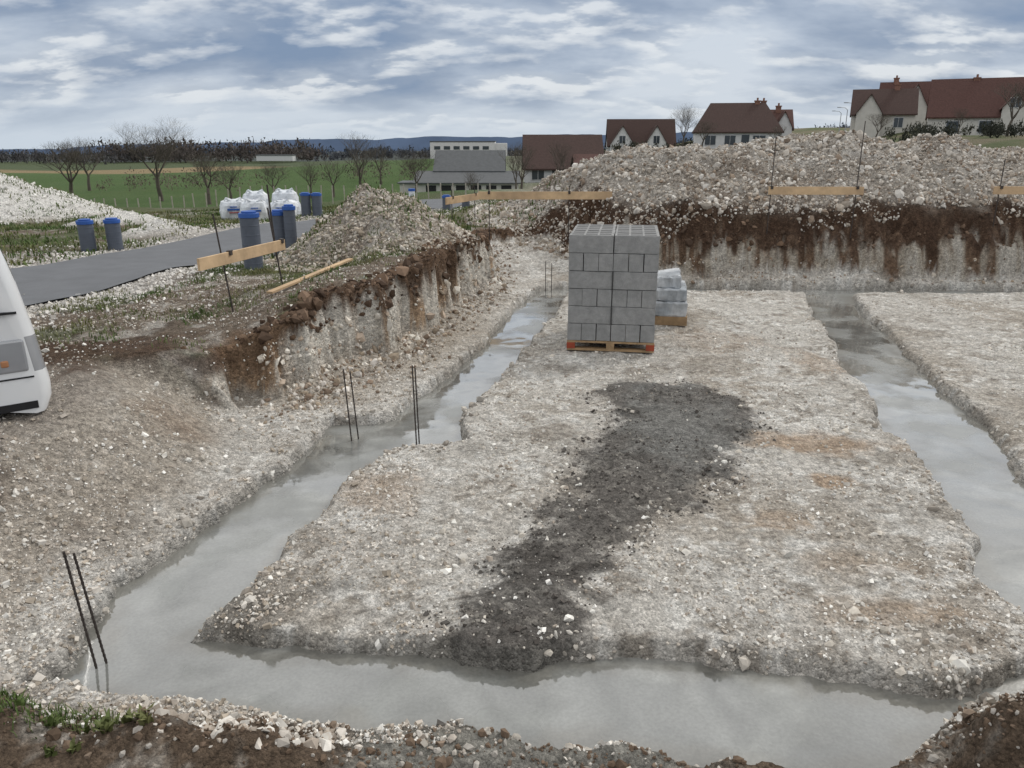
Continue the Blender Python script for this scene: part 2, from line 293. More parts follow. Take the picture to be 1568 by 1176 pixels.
gx=axis([(-2.7,6.0,'lin',.028),(6.0,26,'geo',.02)]); gy=axis([(2.2,6,'lin',.024),(6,13.2,'geo',.006)]); GX,GY=np.meshgrid(gx,gy); ii=np.arange(GX.size).reshape(GX.shape)
gxr,gyr=GX.ravel(),GY.ravel(); GZ=-.08+fbm(gxr,gyr,1.5,3,300)*.006+np.abs(fbm(gxr,gyr,3.5,4,301))*.006
_,IC=terrain(gxr,gyr,True); cc=np.zeros((len(gxr),3))+np.array((.182,.187,.178)); ed=sstep(.14,.02,IC['dt']+fbm(gxr,gyr,6,3,302)*.16)
cc=mixc(cc,(.15,.142,.122),ed*.6); cc=mixc(cc,(.27,.275,.262),sstep(.10,.2,fbm(gxr,gyr,1.6,5,303,.6))*.6)
new_obj('wet_concrete_footing',np_mesh('wet_concrete_footing',np.stack([gxr,gyr,GZ],1),np.stack([ii[:-1,:-1],ii[:-1,1:],ii[1:,1:],ii[1:,:-1]],-1).reshape(-1,4),cc,True),None,[cm])
# ------------------------------------------------------------------ road
asph=mat('asphalt',(.125,.13,.14),.75,3,.12,.3,120)
rr=np.array(RR);rl=np.array(RL); tt=np.linspace(0,len(RR)-1,160); k=np.arange(len(RR))
ra=np.stack([np.interp(tt,k,rr[:,0]),np.interp(tt,k,rr[:,1])],1); rb=np.stack([np.interp(tt,k,rl[:,0]),np.interp(tt,k,rl[:,1])],1)
ra[:,0]+=fbm(tt,tt*0,1.7,3,77)*.25; rb[:,0]+=fbm(tt,tt*0,1.7,3,78)*.25
V=[]
for s in np.linspace(0,1,9):
    p=ra*(1-s)+rb*s; V.append(np.stack([p[:,0],p[:,1],plateau(p[:,0],p[:,1])+.035],1))
V=np.stack(V,1).reshape(-1,3); ii=np.arange(len(V)).reshape(160,9)
new_obj('asphalt_road',np_mesh('asphalt_road',V,np.stack([ii[:-1,:-1],ii[1:,:-1],ii[1:,1:],ii[:-1,1:]],-1).reshape(-1,4)[:, ::-1],None,True),None,[asph])
# ------------------------------------------------------------------ stones
stone=mat('chalk_stone',(.5,.5,.5),.95,30,.14,0,60,attr=True,spec=.15)
bm=bmesh.new(); bmesh.ops.create_icosphere(bm,subdivisions=1,radius=1); bm.verts.ensure_lookup_table()
ICOV=np.array([v.co[:] for v in bm.verts]); ICOF=np.array([[v.index for v in f.verts] for f in bm.faces]); bm.free()
CUV=np.array([(x,y,z) for z in(-1,1) for y in(-1,1) for x in(-1,1)],float)*.7; CUF=np.array([[0,2,3,1],[4,5,7,6],[0,1,5,4],[2,6,7,3],[0,4,6,2],[1,3,7,5]])
def rocks(name,x,y,size,pal,big=False,sink=.25,zmin=-.072,jit=.3,bright=.28,dz=0,filt=None):
    z=terrain(x,y); ok=z>zmin
    if filt is not None: ok&=filt(x,y,z)
    x,y,z,size=x[ok],y[ok],z[ok],size[ok]; n=len(x)
    BV,BF=(ICOV,ICOF) if big else (CUV,CUF); k=len(BV)
    v=BV[None]*(1+rng.uniform(-jit,jit,(n,k,1)))+rng.uniform(-.12,.12,(n,k,3))
    v=v*rng.uniform(.6,1.25,(n,1,3))*np.array((1,1,.75))
    q=rng.normal(size=(n,4)); q/=np.linalg.norm(q,axis=1,keepdims=True); w,a,b_,c=q.T
    R=np.stack([1-2*(b_*b_+c*c),2*(a*b_-c*w),2*(a*c+b_*w),2*(a*b_+c*w),1-2*(a*a+c*c),2*(b_*c-a*w),2*(a*c-b_*w),2*(b_*c+a*w),1-2*(a*a+b_*b_)],1).reshape(n,3,3)
    v=np.einsum('nij,nkj->nki',R,v)*(size*.5)[:,None,None]
    v+=np.stack([x,y,z+size*(.5-sink)*.6+dz],1)[:,None,:]
    f=BF[None]+(np.arange(n)*k)[:,None,None]
    P=np.array(pal)[rng.integers(0,len(pal),n)]*(1+rng.uniform(-bright,bright,(n,1)))
    cols=np.repeat(P,k,0)
    return new_obj(name,np_mesh(name,v.reshape(-1,3),f.reshape(-1,BF.shape[1]),cols),None,[stone])
def logn(n,med,sig,lo,hi): return np.clip(med*np.exp(rng.normal(0,sig,n)),lo,hi)
CH=[(.61,.58,.53),(.50,.46,.405),(.75,.73,.69),(.37,.32,.27)]
HP=[(.46,.42,.37),(.37,.325,.275),(.54,.505,.455),(.28,.22,.17),(.61,.58,.535),(.41,.365,.31)]
n=62000; y=2.5+10*rng.random(n)**1.5; x=rng.uniform(-.62,.75,n)*(y+.8)
keep=(darkfield(x,y)<.0)|(rng.random(n)<.10); cl=fbm(x,y,1.6,4,401,.6)>-.10+rng.random(n)*.22
keep&=cl; x,y=x[keep],y[keep]
rocks('gravel_stones',x,y,logn(len(x),.0115,.5,.005,.04),CH,sink=.35)
n=9000; y=2.6+9*rng.random(n)**1.4; x=rng.uniform(-.62,.75,n)*(y+.8); k_=(fbm(x,y,2.3,4,405,.65)>.07)&(darkfield(x,y)<.15); x,y=x[k_],y[k_]
rocks('chalk_fragments',x,y,logn(len(x),.024,.45,.01,.07),[(.72,.70,.65),(.61,.58,.53),(.51,.47,.41)],big=True,sink=.45,jit=.4)
n=9000; y=2.6+4.8*rng.random(n)**1.3; x=rng.uniform(-.5,2.3,n); k_=(darkfield(x,y)>-.12)&(fbm(x,y,2.5,3,402)>-.08); x,y=x[k_],y[k_]
rocks('damp_spoil_clods',x,y,logn(len(x),.012,.55,.005,.045),[(.12,.11,.10),(.15,.14,.125),(.09,.08,.072),(.28,.26,.23)],sink=.35)
n=36000; x=rng.uniform(-1,15.5,n); y=13.55+3.9*rng.random(n)**1.2+np.where(x<1.6,(1.6-x)*1.2,0)
rocks('rubble_spoil_heap',x,y,logn(n,.034,.55,.014,.20),HP,big=True)
n=12000; th=rng.uniform(0,6.28,n); r=np.sqrt(rng.random(n))*1.15; x=-2.1+r*np.cos(th)*1.4; y=12.1+r*np.sin(th)*2.1
rocks('rubble_spoil_heap',x,y,logn(n,.027,.5,.012,.11),[(.46,.415,.355),(.38,.33,.27),(.55,.505,.445),(.31,.26,.205)],big=True)
n=9000; th=rng.uniform(0,6.28,n); r=np.sqrt(rng.random(n))*1.05; x=-19+r*np.cos(th)*7; y=25+r*np.sin(th)*5
rocks('white_chalk_heap',x,y,logn(n,.05,.4,.025,.15),[(.72,.70,.66),(.64,.62,.58),(.78,.76,.72)],big=True)
n=26000; y=2.6+9*rng.random(n)**1.4; x=-rng.uniform(.12,.75,n)*(y+.5); k_=(sdist(ROAD,x,y)<-.05)&(fbm(x,y,1.3,4,403)>-.12+rng.random(n)*.2); x,y=x[k_],y[k_]
rocks('bank_gravel',x,y,logn(len(x),.011,.55,.005,.055),[(.48,.43,.375),(.38,.33,.27),(.59,.55,.495)],sink=.35)
n=15000; t=rng.integers(0,len(RR)-2,n); u=rng.random(n); side=rng.random(n)<.55
p=np.where(side[:,None],rr[t]*(1-u)[:,None]+rr[t+1]*u[:,None],rl[t]*(1-u)[:,None]+rl[t+1]*u[:,None]); off=np.abs(rng.normal(0,.55,n))
x=p[:,0]+np.where(side,off,-off*1.6); y=p[:,1]
rocks('verge_gravel',x,y,logn(n,.024,.45,.01,.10),[(.59,.565,.53),(.48,.455,.42),(.67,.645,.61)])
E=np.array(EXC)
n=1300; t=rng.integers(9,16,n); u=rng.random(n); p=E[t]*(1-u)[:,None]+E[t+1]*u[:,None]
x=p[:,0]+rng.normal(-.06,.10,n); y=p[:,1]+rng.normal(0,.1,n)
rocks('chalk_face_lumps',x,y,logn(n,.038,.55,.015,.13),[(.67,.63,.56),(.58,.53,.46),(.47,.38,.30)],big=True,sink=.7,jit=.45,filt=lambda x,y,z:(z>.08)&(z<.55))
n=3600; t=rng.integers(8,26,n); u=rng.random(n); p=E[t]*(1-u)[:,None]+E[t+1]*u[:,None]; bk=t>=20
x=p[:,0]+rng.normal(-.12,.10,n)*(~bk); y=p[:,1]+np.where(bk,rng.normal(.22,.18,n),rng.normal(0,.1,n))
rocks('topsoil_clods',x,y,logn(n,.045,.55,.015,.17),[(.125,.082,.055),(.09,.06,.042),(.17,.115,.08),(.075,.05,.036)],big=True,sink=.6,jit=.4,filt=lambda x,y,z:(z>.55)&(z<1.2))
n=5000; t=rng.integers(9,26,n); u=rng.random(n); p=E[t]*(1-u)[:,None]+E[t+1]*u[:,None]
x=p[:,0]+rng.normal(.12,.18,n); y=p[:,1]+rng.normal(-.1,.2,n)
rocks('fallen_clods',x,y,logn(n,.025,.55,.01,.12),[(.47,.42,.36),(.33,.27,.205),(.59,.55,.50),(.24,.18,.135)],big=True,filt=lambda x,y,z:z<.4)
n=2200; h=n//2; x=np.concatenate([rng.uniform(-2.2,.9,h),rng.normal(2.15,.4,n-h)]); y=np.concatenate([rng.normal(2.46,.09,h),rng.normal(2.45,.14,n-h)])
rocks('foreground_clods',x,y,logn(len(x),.015,.55,.006,.055),[(.15,.108,.078),(.19,.145,.11),(.12,.085,.06),(.44,.41,.37)],big=True,sink=.4)
n=150; x=np.concatenate([rng.normal(-1.0,.24,110),rng.normal(2.2,.25,40)]); y=np.concatenate([rng.normal(2.48,.07,110),rng.normal(2.5,.08,40)])
rocks('foreground_chalk_pieces',x,y,logn(n,.036,.5,.015,.085),[(.62,.59,.54),(.50,.46,.41),(.36,.31,.26)],big=True,sink=.75,jit=.4)
n=5000; P_=np.array(PAD+OUT); t=rng.integers(0,len(P_)-1,n); u=rng.random(n); p=P_[t]*(1-u)[:,None]+P_[(t+1)%len(P_)]*u[:,None]
x=p[:,0]+rng.normal(0,.09,n); y=p[:,1]+rng.normal(0,.09,n); k_=fbm(x,y,2.,3,404)>.0; x,y=x[k_],y[k_]
rocks('trench_edge_rubble',x,y,logn(len(x),.019,.55,.007,.075),[(.46,.425,.375),(.34,.305,.265),(.57,.535,.485)],big=True,zmin=-.1,jit=.4)
# ------------------------------------------------------------------ grass / weeds
gr=mat('grass_blade',(.075,.12,.03),.7,3,.3,col2=(.15,.15,.06))
def grass(name,cx,cy,hgt,per=14,spread=.06,w=.004):
    n=len(cx); X=np.repeat(cx,per)+rng.normal(0,spread,n*per); Yy=np.repeat(cy,per)+rng.normal(0,spread,n*per)
    Zz=terrain(X,Yy); ok=Zz>-.06; X,Yy,Zz=X[ok],Yy[ok],Zz[ok]; m_=len(X); a=rng.uniform(0,6.28,m_); h=hgt*rng.uniform(.4,1.2,m_); ln=rng.uniform(.1,.9,m_)*h
    dx,dy=np.cos(a),np.sin(a); px,py=-dy*w,dx*w
    B=np.stack([X,Yy,Zz-.005],1); P0=B+np.stack([px,py,0*px],1); P1=B-np.stack([px,py,0*px],1)
    M=B+np.stack([dx*ln*.35,dy*ln*.35,h*.65],1); M0=M+np.stack([px,py,0*px],1)*1.1; M1=M-np.stack([px,py,0*px],1)*1.1; T=B+np.stack([dx*ln,dy*ln,h*.95],1); T1=T+.0008
    V=np.stack([P0,P1,M1,M0,T,T1],1).reshape(-1,3); o=(np.arange(m_)*6)[:,None]
    Fq=np.concatenate([o+np.array([[0,1,2,3]]),o+np.array([[3,2,5,4]])])
    return new_obj(name,np_mesh(name,V,Fq),None,[gr])
cx=np.concatenate([rng.normal(-1.9,.22,50),rng.uniform(-2.3,-1.2,14),rng.normal(2.3,.25,14)]); cy=np.concatenate([rng.normal(2.5,.07,50),rng.uniform(2.35,2.6,14),rng.normal(2.4,.1,14)])
grass('grass_weeds',cx,cy,.045,14,.025,.0022)
cx=np.concatenate([rng.normal(-1.75,.22,16),rng.normal(-1.45,.08,4),rng.normal(2.35,.2,6)]); cy=np.concatenate([rng.normal(2.45,.06,20),rng.normal(2.4,.08,6)])
grass('broadleaf_weeds',cx,cy,.055,9,.008,.009)
n=1300; y=6.6+9*rng.random(n); x=rng.uniform(-5,-1.3,n)
k_=(fbm(x,y,1.6,5,141)>-.06)&(sdist(EXC,x,y)<-.3)&(sdist(ROAD,x,y)<-.15); grass('grass_tufts',x[k_],y[k_],.05,16,.07,.004)
n=2200; y=11+20*rng.random(n); x=rng.uniform(-16,1,n); k_=(sdist(ROAD,x,y)<-.3)&(sdist(EXC,x,y)<-.4); grass('verge_grass',x[k_],y[k_],.09,14,.15,.01)
# ------------------------------------------------------------------ pallet of blocks
blk=mat('concrete_block',(.26,.262,.26),.9,18,.13,.5,90,col2=(.30,.30,.297)); wood=mat('pallet_wood',(.34,.23,.13),.8,12,.25,.3,50); redw=mat('red_painted_wood',(.30,.06,.03),.7,12,.2)
dk_=mat('joint_shade',(.06,.06,.06),.95,10,.1)
pe=empty('pallet_of_concrete_blocks',(.62,8.47,.0),math.radians(-8.5))
zb=float(terrain(np.array([1.1]),np.array([8.5]))[0])+.01; pe.location.z=zb
W=.97;D=1.15;ph=.115
mb=MB()
for yy in (0,.52,1.04): mb.box(0,W,yy,yy+.1,0,.022)
for yy in (0,.52,1.04):
    for xx in (0,.44,.88): mb.box(xx,xx+.09,yy,yy+.1,.022,.09)
for i in range(7): mb.box(0,W,i*.175,i*.175+.1,.09,ph-.003)
mb.obj('pallet',wood,pe)
mb=MB()
for xx in (-.002,.882): mb.box(xx,xx+.092,-.004,.104,.021,.088)
mb.obj('pallet_corner_blocks',redw,pe)
mb=MB(); gv=MB(); rows=6; rh=.196; g_=.003
for r in range(rows):
    z0=ph+r*rh; z1=z0+rh-.004
    if r in (0,2,4): parts=[(0,.16),(.16,.325),(.325,.485),(.485,.65),(.65,.81),(.81,.97)]; ny_=2
    else: parts=[(0,.485),(.485,.97)]; ny_=6
    for (a0,a1) in parts:
        for j in range(ny_):
            d0=j*D/ny_; d1=(j+1)*D/ny_; jx=random.uniform(-.004,.004); jy=random.uniform(-.008,.008)
            mb.box(a0+g_+jx,a1-g_+jx,d0+g_+jy,d1-g_+jy,z0,z1-random.uniform(0,.003))
    if r in(1,3): gv.box(.478,.492,-.012,.0,z0,z1)  # solid dark strip stands in for the shade in an open joint
mb.obj('blocks',blk,pe,bevel=.004)
gv.obj('joint_shade_strips',dk_,pe)
mb=MB(); zt=ph+rows*rh-.004
for i in range(2):
    for j in range(6):
        for k_ in range(3):
            x0=i*.485+.03+k_*.148; y0=j*D/6+.045
            mb.box(x0,x0+.125,y0,y0+.10,zt,zt+.003)
mb.obj('cavity_shade_plates',mat('cavity_shade',(.16,.16,.16),.95,10,.1),pe)  # flat dark plates stand in for shade inside the block cavities
bag=mat('clear_plastic_wrap',(.34,.37,.40),.22,5,.35,.9,10,spec=.7,col2=(.58,.60,.62)); 
be=empty('shrink_wrapped_pallet',(1.62,9.75,zb),math.radians(-10))
mb=MB()
for yy in (0,.33,.7): mb.box(0,.62,yy,yy+.09,0,.09)
for i in range(6): mb.box(0,.62,i*.14,i*.14+.09,.09,.11)
mb.obj('pallet',wood,be)
def ringstack(mb,cx,cy,levels,nn=14,jit=.008,round_=0.0,tilt=0):
    ring=[]
    for zz,lx,ly in levels:
        for i in range(4*nn):
            s=i//nn; t=(i%nn)/nn; px=[t,1,1-t,0][s]-.5; py=[0,t,1,1-t][s]-.5
            if round_:
                l=math.hypot(px,py); k=min(1,(.5+round_*.2)/l) if l>.5+round_*.2 else 1; px*=k;py*=k
            ring.append((px*lx+cx+random.uniform(-jit,jit),py*ly+cy+random.uniform(-jit,jit),zz+random.uniform(-jit,jit)+tilt*px*(zz>levels[-1][0]-.1)))
    Fq=[]; m4=4*nn
    for l in range(len(levels)-1):
        for i in range(m4): Fq.append([l*m4+i,l*m4+(i+1)%m4,(l+1)*m4+(i+1)%m4,(l+1)*m4+i])
    Fq.append(list(range((len(levels)-1)*m4,len(levels)*m4))); mb.add(ring,Fq)
mb=MB()
for (z0,z1,sc_,ox) in ((.11,.30,1.0,0),(.30,.46,.93,.01),(.46,.60,.80,-.03)):
    ringstack(mb,.31+ox,.40,[(z0,.6*sc_-.02,.78*sc_-.02),(z0+.02,.6*sc_,.78*sc_),(z1-.02,.6*sc_,.78*sc_),(z1,.6*sc_-.03,.78*sc_-.03)],tilt=.05 if z1>.55 else 0)
mb.obj('wrapped_stack',bag,be)
# ------------------------------------------------------------------ rebar starters
steel=mat('rusty_steel',(.06,.05,.045),.6,40,.3,.2,metal=.3)
for (x0,y0,dx,h,ln) in ((-1.33,5.98,.05,.62,-.03),(-.78,5.88,.018,.68,-.01),(-1.96,3.08,.028,.62,-.05),(.55,12.6,.1,.5,0)):
    e=empty('rebar_starter_bars',(x0,y0,-.12)); mb=MB()
    for s in (0,1):
        p=Vector((s*dx,s*.04,0)); q=p+Vector((ln*(1+.2*s),0,h+.04-(s*.03)))
        mb.cyl(p,q,.0055,n=8)
        for i in range(24): mb.cyl(p+(q-p)*(i/24),p+(q-p)*((i+.3)/24),.007,n=6)
    mb.obj('bars',steel,e)
# ------------------------------------------------------------------ batter boards
pine=mat('pine_board',(.56,.40,.24),.75,5,.18,.2,30,col2=(.44,.31,.19))
def tz(x,y): return float(terrain(np.array([float(x)]),np.array([float(y)]))[0])
def batter(p,q,z,h,stakes,tops,lean=0.0):
    e=empty('batter_board',(0,0,0)); mb=MB(); p=Vector((*p,z));q=Vector((*q,z+random.uniform(-.02,.02))); d=(q-p); Ln=d.length; ang=math.atan2(d.y,d.x)
    M=Matrix.Translation(p)@Matrix.Rotation(ang,4,'Z'); mb.box(0,Ln,-.013,.013,-h/2,h/2,M); mb.obj('board',pine,e,bevel=.003)
    mb=MB()
    for t,tp in zip(stakes,tops):
        s=p+d*t; n_=Vector((-d.y,d.x,0)).normalized()*.025; zz=tz(s.x,s.y)
        mb.cyl((s.x+n_.x,s.y+n_.y,zz-.1),(s.x+n_.x-lean,s.y+n_.y,tp),.0085,n=8)
        mb.box(s.x-.02,s.x+.02,s.y-.035,s.y+.035,z+h*.2,z+h*.6)
    mb.obj('stakes',steel,e)
batter((-2.9,7.15),(-2.52,8.62),1.2,.115,(.33,.97),(1.62,1.60),.10)
batter((-1.32,15.8),(-.72,17.2),1.14,.14,(.2,.9),(1.35,1.35))
batter((-.62,14.6),(1.84,14.6),1.33,.14,(.08,.68),(1.5,1.5))
batter((4.32,13.4),(5.9,13.35),1.49,.13,(.03,.93),(2.35,2.6))
batter((8.05,13.3),(9.2,13.3),1.50,.13,(.1,.9),(2.0,2.0))
e=empty('loose_plank'); mb=MB(); za=tz(-2.5,8.0)+.03; zc=tz(-2.05,9.6)+.05
p=Vector((-2.52,7.95,za)); q=Vector((-2.0,9.6,zc)); d=q-p; M=Matrix.Translation(p)@Matrix.Rotation(math.atan2(d.y,d.x),4,'Z')@Matrix.Rotation(-math.asin(d.z/d.length),4,'Y'); mb.box(0,d.length,-.035,.035,0,.022,M); mb.obj('plank',pine,e)
# ------------------------------------------------------------------ drain risers
pvc=mat('grey_pvc',(.095,.11,.14),.5,5,.15,spec=.4); bluec=mat('blue_plastic',(.03,.10,.36),.5,5,.15,spec=.4)
def riser(x,y,h,r=.12,cap=.11):
    e=empty('capped_drain_riser',(x,y,tz(x,y)-.02)); mb=MB(); mb.cyl((0,0,0),(0,0,h),r,n=28)
    for i in range(5): mb.cyl((0,0,h*(.12+i*.17)),(0,0,h*(.12+i*.17)+.012),r+.003,n=28)
    mb.obj('pipe',pvc,e,bevel=.003); mb=MB(); mb.cyl((0,0,h-cap*.35),(0,0,h+.02),r+.012,n=28); mb.cyl((0,0,h+.02),(0,0,h+.045),r*.8,n=28); mb.obj('cap',bluec,e,bevel=.005)
riser(-3.42,10.24,.72); riser(-3.62,12.2,.66,.11); riser(-3.42,12.1,.62,.09)
riser(-7.07,13.0,.50); riser(-6.72,13.2,.52); riser(-5.55,21.3,.6,.13); riser(-5.25,21.3,.6,.13); riser(-1.9,23,.4,.12); riser(-1.4,24,.4,.12)
wp=mat('white_plastic',(.7,.72,.75),.5,6,.05)
mb=MB(); e=empty('inspection_post',(-2.9,23,tz(-2.9,23))); mb.cyl((0,0,0),(0,0,.55),.09,n=16); mb.box(-.13,.0,-.06,.06,0,.42); mb.obj('post',wp,e); mb=MB(); mb.cyl((0,0,.55),(0,0,.62),.1,n=16); mb.obj('cap',bluec,e)
mb=MB(); e=empty('marker_stake',(-3.3,10.9,tz(-3.3,10.9))); mb.cyl((0,0,-.1),(-.05,0,1.05),.012,n=8); mb.obj('stake',steel,e)
# ------------------------------------------------------------------ bulk bags
bw=mat('woven_white_bag',(.60,.63,.67),.8,5,.3,1.0,7,col2=(.72,.73,.74)); redp=mat('red_print',(.4,.08,.08),.7)
for i,(x,y,s) in enumerate(((-7.95,22.6,.60),(-7.25,22.2,.62),(-6.45,22.5,.58),(-7.6,23.5,.78),(-6.75,23.6,.82))):
    e=empty('bulk_bag',(x,y,tz(x,y)-.02),random.uniform(-.35,.35)); mb=MB(); w_=.70
    ringstack(mb,0,0,[(0,w_*.92,w_*.92),(s*.12,w_*1.02,w_*1.02),(s*.4,w_*1.08,w_*1.08),(s*.65,w_*1.04,w_*1.04),(s*.82,w_*.94,w_*.92),(s*.90,w_*.7,w_*.66),(s*.93,w_*.35,w_*.3)],9,.016,.6)
    for a,b_ in((-1,-1),(1,-1),(1,1),(-1,1)): mb.cyl((a*.27,b_*.27,s*.78),(a*.20,b_*.22,s*.98),.018,n=5); mb.cyl((a*.20,b_*.22,s*.98),(a*.08,b_*.27,s*.9),.018,n=5)
    mb.obj('bag',bw,e,False); mb=MB(); mb.box(-.17,.17,-.415,-.39,s*.46,s*.54); mb.box(-.10,.10,-.415,-.39,s*.60,s*.64); mb.obj('printed_label',bluec,e)
    mb=MB(); mb.box(-.13,.13,-.415,-.39,s*.34,s*.38); mb.obj('printed_logo',redp,e)
# ------------------------------------------------------------------ van
wpaint=mat('white_paint',(.74,.75,.76),.25,2,.03,spec=.5,coat=.5); blackp=mat('black_plastic',(.02,.02,.022),.5,10,.1); glass=mat('dark_glass',(.02,.025,.03),.05,2,.05,spec=.8); lampm=mat('headlight',(.30,.31,.33),.08,3,.1,spec=.9,coat=1); tyre=mat('tyre_rubber',(.02,.02,.02),.9,20,.2); orange=mat('glint_orange',(.42,.20,.10),.3,3,.05)
van=empty('white_van',(-3.09,4.98,.30),math.radians(37)); van.scale=(1.25,1.25,1.25)
prof=[(-.04,.20),(-.005,.28),(.0,.36),(-.01,.43),(-.03,.62),(-.05,.74),(-.075,.90),(-.105,1.04),(-.15,1.22),(-.21,1.44),(-.29,1.64),(-.40,1.78),(-.60,1.86),(-2.2,1.92),(-4.3,1.88),(-4.42,1.6),(-4.45,.3),(-3.85,.28)]
def arch(cx,r,n=8): return [(cx-r*math.cos(math.pi*i/n),.24+r*math.sin(math.pi*i/n)) for i in range(n+1)]
prof+=arch(-3.45,.34)+[(-3.0,.22),(-1.2,.22)]+arch(-.56,.34)
bm=bmesh.new(); Wv=1.7
secs=[(0,.07),(.02,.03),(.06,.010),(.2,0),(.42,0),(Wv-.42,0),(Wv-.2,0),(Wv-.06,.010),(Wv-.02,.03),(Wv,.07)]
R_=[]
for yy,pull in secs:
    row=[]
    for (px,pz) in prof:
        f_=max(0,1+px/.9) if px>-.9 else 0
        y2=Wv/2+(yy-Wv/2)*(1-.10*max(0,pz-1.0)); row.append(bm.verts.new((px-pull*f_,y2,pz)))
    R_.append(row)
np_=len(prof)
for s_ in range(len(R_)-1):
    for i in range(np_):
        f_=bm.faces.new([R_[s_][i],R_[s_][(i+1)%np_],R_[s_+1][(i+1)%np_],R_[s_+1][i]])
        if i==3 and (s_<4 or s_>4): f_.material_index=1
        if i==3 and s_==4: f_.material_index=2
        if i in(6,7,8,9) and 1<s_<7: f_.material_index=3
bm.faces.new(R_[0]); bm.faces.new(R_[-1][::-1])
bmesh.ops.recalc_face_normals(bm,faces=bm.faces); me=bpy.data.meshes.new('van_body'); bm.to_mesh(me); bm.free()
o=new_obj('body',me,van,[wpaint,lampm,blackp,glass])
for p_ in me.polygons: p_.use_smooth=len(p_.vertices)==4
try: me.set_sharp_from_angle(angle=math.radians(38))
except Exception: pass
mb=MB()
for cx in(-.56,-3.45):
    for cy in(.14,Wv-.14): mb.cyl((cx,cy-.1,.27),(cx,cy+.1,.27),.29,n=28)
mb.obj('tyres',tyre,van,bevel=.02)
mb=MB()
for cx in(-.56,-3.45):
    for cy,s in((.035,-1),(Wv-.035,1)): mb.cyl((cx,cy-.008,.27),(cx,cy+.008,.27),.17,n=20)
mb.obj('hubs',mat('steel_hub',(.4,.4,.42),.4,10,.1,metal=.7),van)
mb=MB(); mb.add([(-.36,-.002,1.02),(-1.3,-.002,1.02),(-1.3,.045,1.62),(-.56,.045,1.62)],[[0,1,2,3]]); mb.add([(-.36,Wv+.002,1.02),(-1.3,Wv+.002,1.02),(-1.3,Wv-.045,1.62),(-.56,Wv-.045,1.62)],[[3,2,1,0]]); mb.obj('windows',glass,van)
mb=MB(); mb.box(-.42,-.11,-.005,.03,.745,.757); mb.box(-1.34,-1.33,-.006,.0,.3,1.7); mb.box(-.335,-.328,-.004,.0,.6,1.0); mb.box(-.30,-.085,-.004,.01,.400,.408); mb.box(-.32,-.09,-.005,.012,.23,.27); mb.obj('seams_and_trim',blackp,van)
mb=MB(); mb.box(-.25,-.10,-.006,.02,.435,.61); mb.obj('headlight_side',lampm,van,bevel=.02)
mb=MB(); mb.box(-.225,-.185,-.011,.02,.47,.51); mb.obj('indicator_glint',orange,van,bevel=.01)  # orange glint on the headlight, put in as an indicator's colour
# ------------------------------------------------------------------ houses
tile=mat('brown_roof_tiles',(.062,.038,.033),.9,6,.25,.4,6); tile2=mat('red_roof_tiles',(.080,.040,.034),.9,6,.25,.4,6); render_=mat('cream_render',(.56,.54,.50),.85,2,.08); renderw=mat('white_render',(.62,.62,.62),.85,2,.08); win=mat('window_glass',(.04,.05,.06),.15,2,.1,spec=.6); fr_=mat('white_frame',(.6,.6,.6),.6); brick=mat('brick_chimney',(.22,.12,.09),.9,8,.2); slate=mat('grey_sheet_roof',(.085,.09,.095),.6,3,.15); greyw=mat('grey_cladding',(.24,.25,.26),.7,3,.1); darkop=mat('opening_shade',(.03,.03,.032),.8,4,.1); bluew=mat('blue_cladding',(.08,.14,.26),.7,3,.1)
def gable(mbR,mbW,x0,x1,y0,y1,z,hr,axis='x',ov=.35,hip=0,th=.16):
    if axis=='x':
        ym=(y0+y1)/2; 
        if hip==0: mbW.add([(x0,y0,z),(x0,y1,z),(x0,ym,z+hr),(x1,y0,z),(x1,y1,z),(x1,ym,z+hr)],[[0,2,1],[3,4,5]])
        sl=hr/((y1-y0)/2); zo=z-ov*sl; a=x0-ov*.6;b_=x1+ov*.6; zr=z+hr
        for t in (0,th):
            V=[(a,y0-ov,zo+t),(b_,y0-ov,zo+t),(b_,y1+ov,zo+t),(a,y1+ov,zo+t),(a+hip,ym,zr+t),(b_-hip,ym,zr+t)]
            mbR.add(V,[[0,1,5,4],[2,3,4,5],[1,2,5],[3,0,4]] if hip else [[0,1,5,4],[2,3,4,5]])
        mbR.add([(a,y0-ov,zo),(b_,y0-ov,zo),(b_,y0-ov,zo+th),(a,y0-ov,zo+th)],[[0,1,2,3]])
        mbR.add([(a,y0-ov,zo),(a,y0-ov,zo+th),(a+hip,ym,zr+th),(a+hip,ym,zr)],[[0,1,2,3]]); mbR.add([(a,y1+ov,zo),(a,y1+ov,zo+th),(a+hip,ym,zr+th),(a+hip,ym,zr)],[[0,1,2,3]])
    else:
        xm=(x0+x1)/2; mbW.add([(x0,y0,z),(x1,y0,z),(xm,y0,z+hr)],[[0,1,2]]); sl=hr/((x1-x0)/2); zo=z-ov*sl; zr=z+hr; a=y0-ov; b_=y1
        for s in(-1,1):
            e0=xm+s*((x1-x0)/2+ov)
            V=[(e0,a,zo),(xm,a,zr),(xm,b_,zr),(e0,b_,zo)]; V+=[(p[0],p[1],p[2]+th) for p in V]
            mbR.add(V,[[0,1,2,3],[4,5,6,7],[0,1,5,4],[0,3,7,4]])
